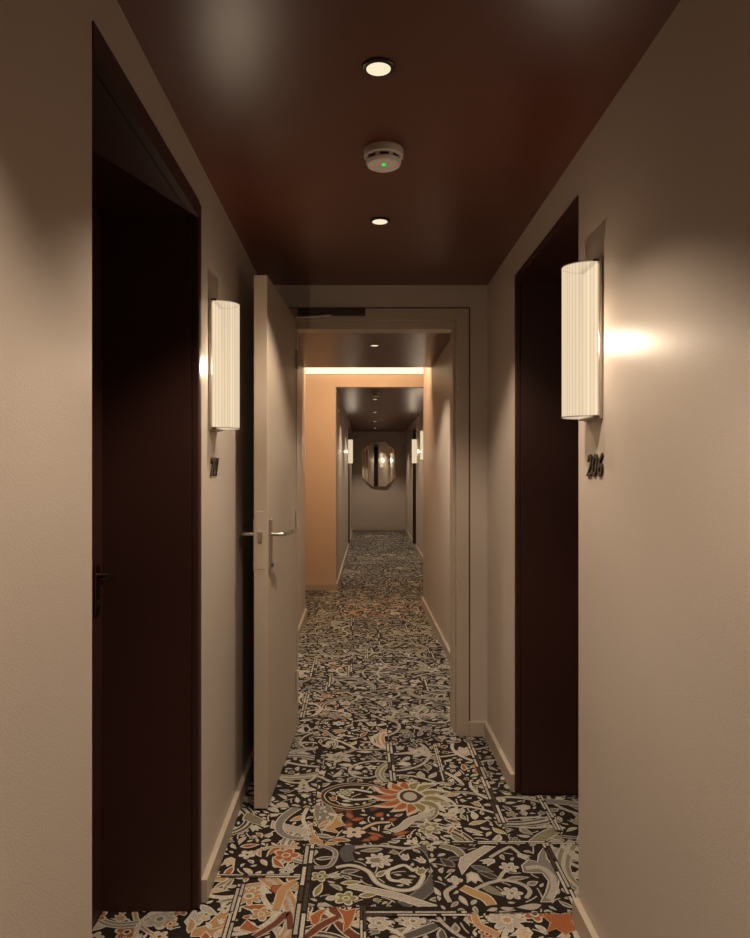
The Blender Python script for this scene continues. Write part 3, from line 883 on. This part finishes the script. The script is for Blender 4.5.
for rim_, k_ in (('cream', 1.18), (None, 1)):
    for i in range(13):
        a = 2*PI*i/13+.2; left = math.cos(a) < .15
        leaf(P2, cx+.035*math.cos(a), cy+.06*math.sin(a), .115*k_*(1.15 if abs(math.cos(a)) > .7 else .9), .048*k_, a, 'cream' if rim_ else ('orange' if left else 'olive'), 'cream' if not left else 'pink', .15)
P2.fan((cx, cy), [(cx+.058*math.cos(t*.5236)*(1.25 if t == 0 else 1), cy+.075*math.sin(t*.5236)) for t in range(12)], 'cream')
P2.fan((cx, cy), [(cx+.046*math.cos(t*.5236)*(1.3 if t == 0 else 1), cy+.062*math.sin(t*.5236)) for t in range(12)], 'brown')
P2.fan((cx, cy), [(cx+.030*math.cos(t*.5236), cy+.042*math.sin(t*.5236)) for t in range(12)], 'ltgrey')
flower(P2, *FP(354,833), .046, 6, 'pink', 'cream', 'brown')
for px, py, L, w, a in ((352,820,.07,.035,1.9),(350,821,.065,.035,.3),(352,823,.06,.035,4.2),(376,818,.055,.04,1),(373,842,.055,.045,1.4),(338,834,.05,.03,2.4),(388,822,.05,.03,.6),(392,836,.08,.035,.4)):
    leaf(P2, *FP(px, py), L, w, a, 'orange', 'rust')
hstroke(P2, [(362,830),(375,824),(390,823)], .006, 'pink', None)
hstroke(P2, [(432,814),(412,820),(402,828),(392,832)], .03, 'cream', 'ltgrey')
flower(P2, *FP(430,829), .055, 7, 'sage', 'cream', 'yellow')
P2.pack(['rust', 'tan', 'orange', 'sage', 'cream'], 'cream')
P = Patch(-.30, .0, 2.66, 3.02); P.z = .0032              # horn crossing two patches
hpoly(P, [(315,804),(322,803),(330,806),(337,815),(331,824),(324,829),(322,835),(316,822),(313,813)], 'yellow', 'grey')
hpoly(P, [(312,826),(314,833),(320,840),(330,843),(341,842),(334,846),(320,846),(309,843),(308,833)], 'cream', 'tan')
hpoly(P, [(337,815),(343,814),(339,820),(346,826),(334,829),(340,834),(326,832),(324,829),(331,824)], 'cream', 'tan')
P = Patch(-.56, -.2, 2.505, 2.95); P.z = .0032
flower(P, *FP(302,809), .055, 5, 'sage', 'cream', 'olive')
hpoly(P, [(247,812),(268,822),(264,828),(242,820)], 'cream', 'sage'); hpoly(P, [(272,821),(308,830),(308,836),(270,829)], 'cream', 'ltgrey')
flower(P, *FP(286,856), .055, 5, 'orange', 'pink', 'orange')
for px, py in ((278,865),(290,868)): tulip(P, *FP(px, py), .03, 1.2, 'ltgrey')
hstroke(P, [(247,858),(262,850),(282,847),(300,849)], .010, 'cream', 'tan')
P = Patch(-.385, -.205, 1.5, 2.475); P.z = .0032
flower(P, *FP(249,897), .056, 9, 'tan', 'cream', 'olive'); flower(P, *FP(261,915), .04, 5, 'tan', 'cream', 'tan')
hpoly(P, [(272,886),(282,886),(282,893),(275,895),(270,891)], 'rust', 'orange')
hstroke(P, [(296,882),(284,890),(279,902),(276,911)], .026, 'pink', 'tan')
hstroke(P, [(254,938),(275,925),(288,914),(290,930)], .022, 'ltgrey', 'rust')
hpoly(P, [(238,930),(247,920),(254,925),(262,930),(252,934)], 'cream', 'orange')
P = Patch(-.7, -.385, 1.5, 2.475); P.z = .0032
hpoly(P, [(190,938),(192,930),(206,926),(217,915),(231,904),(236,899),(246,896),(244,905),(232,912),(228,938)], 'cream', 'tan')
for px, py, a in ((213,890,.9),(222,893,1.3),(216,903,.3)): leaf(P, *FP(px, py), .1, .025, a, 'sage', 'cream')
flower(P, *FP(160,920), .055, 5, 'ltgrey', 'cream', 'grey'); tulip(P, *FP(196,920), .05, 1.2, 'ltgrey', 'cream')
P = Patch(-.165, .0, 1.5, 2.313); P.z = .0032
hpoly(P, [(309,917),(318,911),(328,909),(322,917),(319,927),(311,925)], 'pink', 'orange')
hpoly(P, [(336,908),(346,911),(357,909),(355,918),(352,926),(343,934),(343,924),(341,916)], 'pink', 'orange')
hstroke(P, [(306,938),(322,926),(338,918)], .025, 'pink', 'rust')
P = Patch(.02, .34, 1.5, 2.26); P.z = .0032
for px, py in ((379,924),(413,922)): flower(P, *FP(px, py), .04, 5, 'ltgrey', 'cream', 'grey')
hstroke(P, [(385,928),(395,932),(402,936),(408,930),(412,926)], .006, 'cream', None); hstroke(P, [(405,938),(425,931),(437,926)], .03, 'ltgrey', 'dkgrey')
P = Patch(.34, .69, 1.5, 2.275); P.z = .0032
flower(P, *FP(507,921), .062, 8, 'ltgrey', 'cream', 'tan')
hstroke(P, [(474,915),(478,925),(490,932),(500,936)], .02, 'pink', 'tan')
hpoly(P, [(540,905),(552,908),(566,905),(570,912),(578,917),(572,922),(578,930),(566,936),(556,930),(546,934),(550,924),(543,918)], 'tan', 'orange')

me = bpy.data.meshes.new('carpet'); 
for a, b, c, d in REG:
    k = len(VERTS)
    q = [(a, c), (b, c), (b, d), (a, d)]
    VERTS += [(x, y, -.0115) for x, y in q]+[(x, y, 0) for x, y in q]
    for f in ((3,2,1,0), (4,5,6,7), (0,1,5,4), (1,2,6,5), (2,3,7,6), (3,0,4,7)):
        FACES.append(tuple(k+i for i in f)); MIDX.append(0)
me.from_pydata(VERTS, [], FACES)
for m in CM: me.materials.append(m)
me.polygons.foreach_set('material_index', MIDX); me.update()
carpet = bpy.data.objects.new('carpet', me); C.objects.link(carpet)
tag(carpet, 'fitted patchwork carpet of floral scrolls in black, cream, grey and orange', 'carpet')
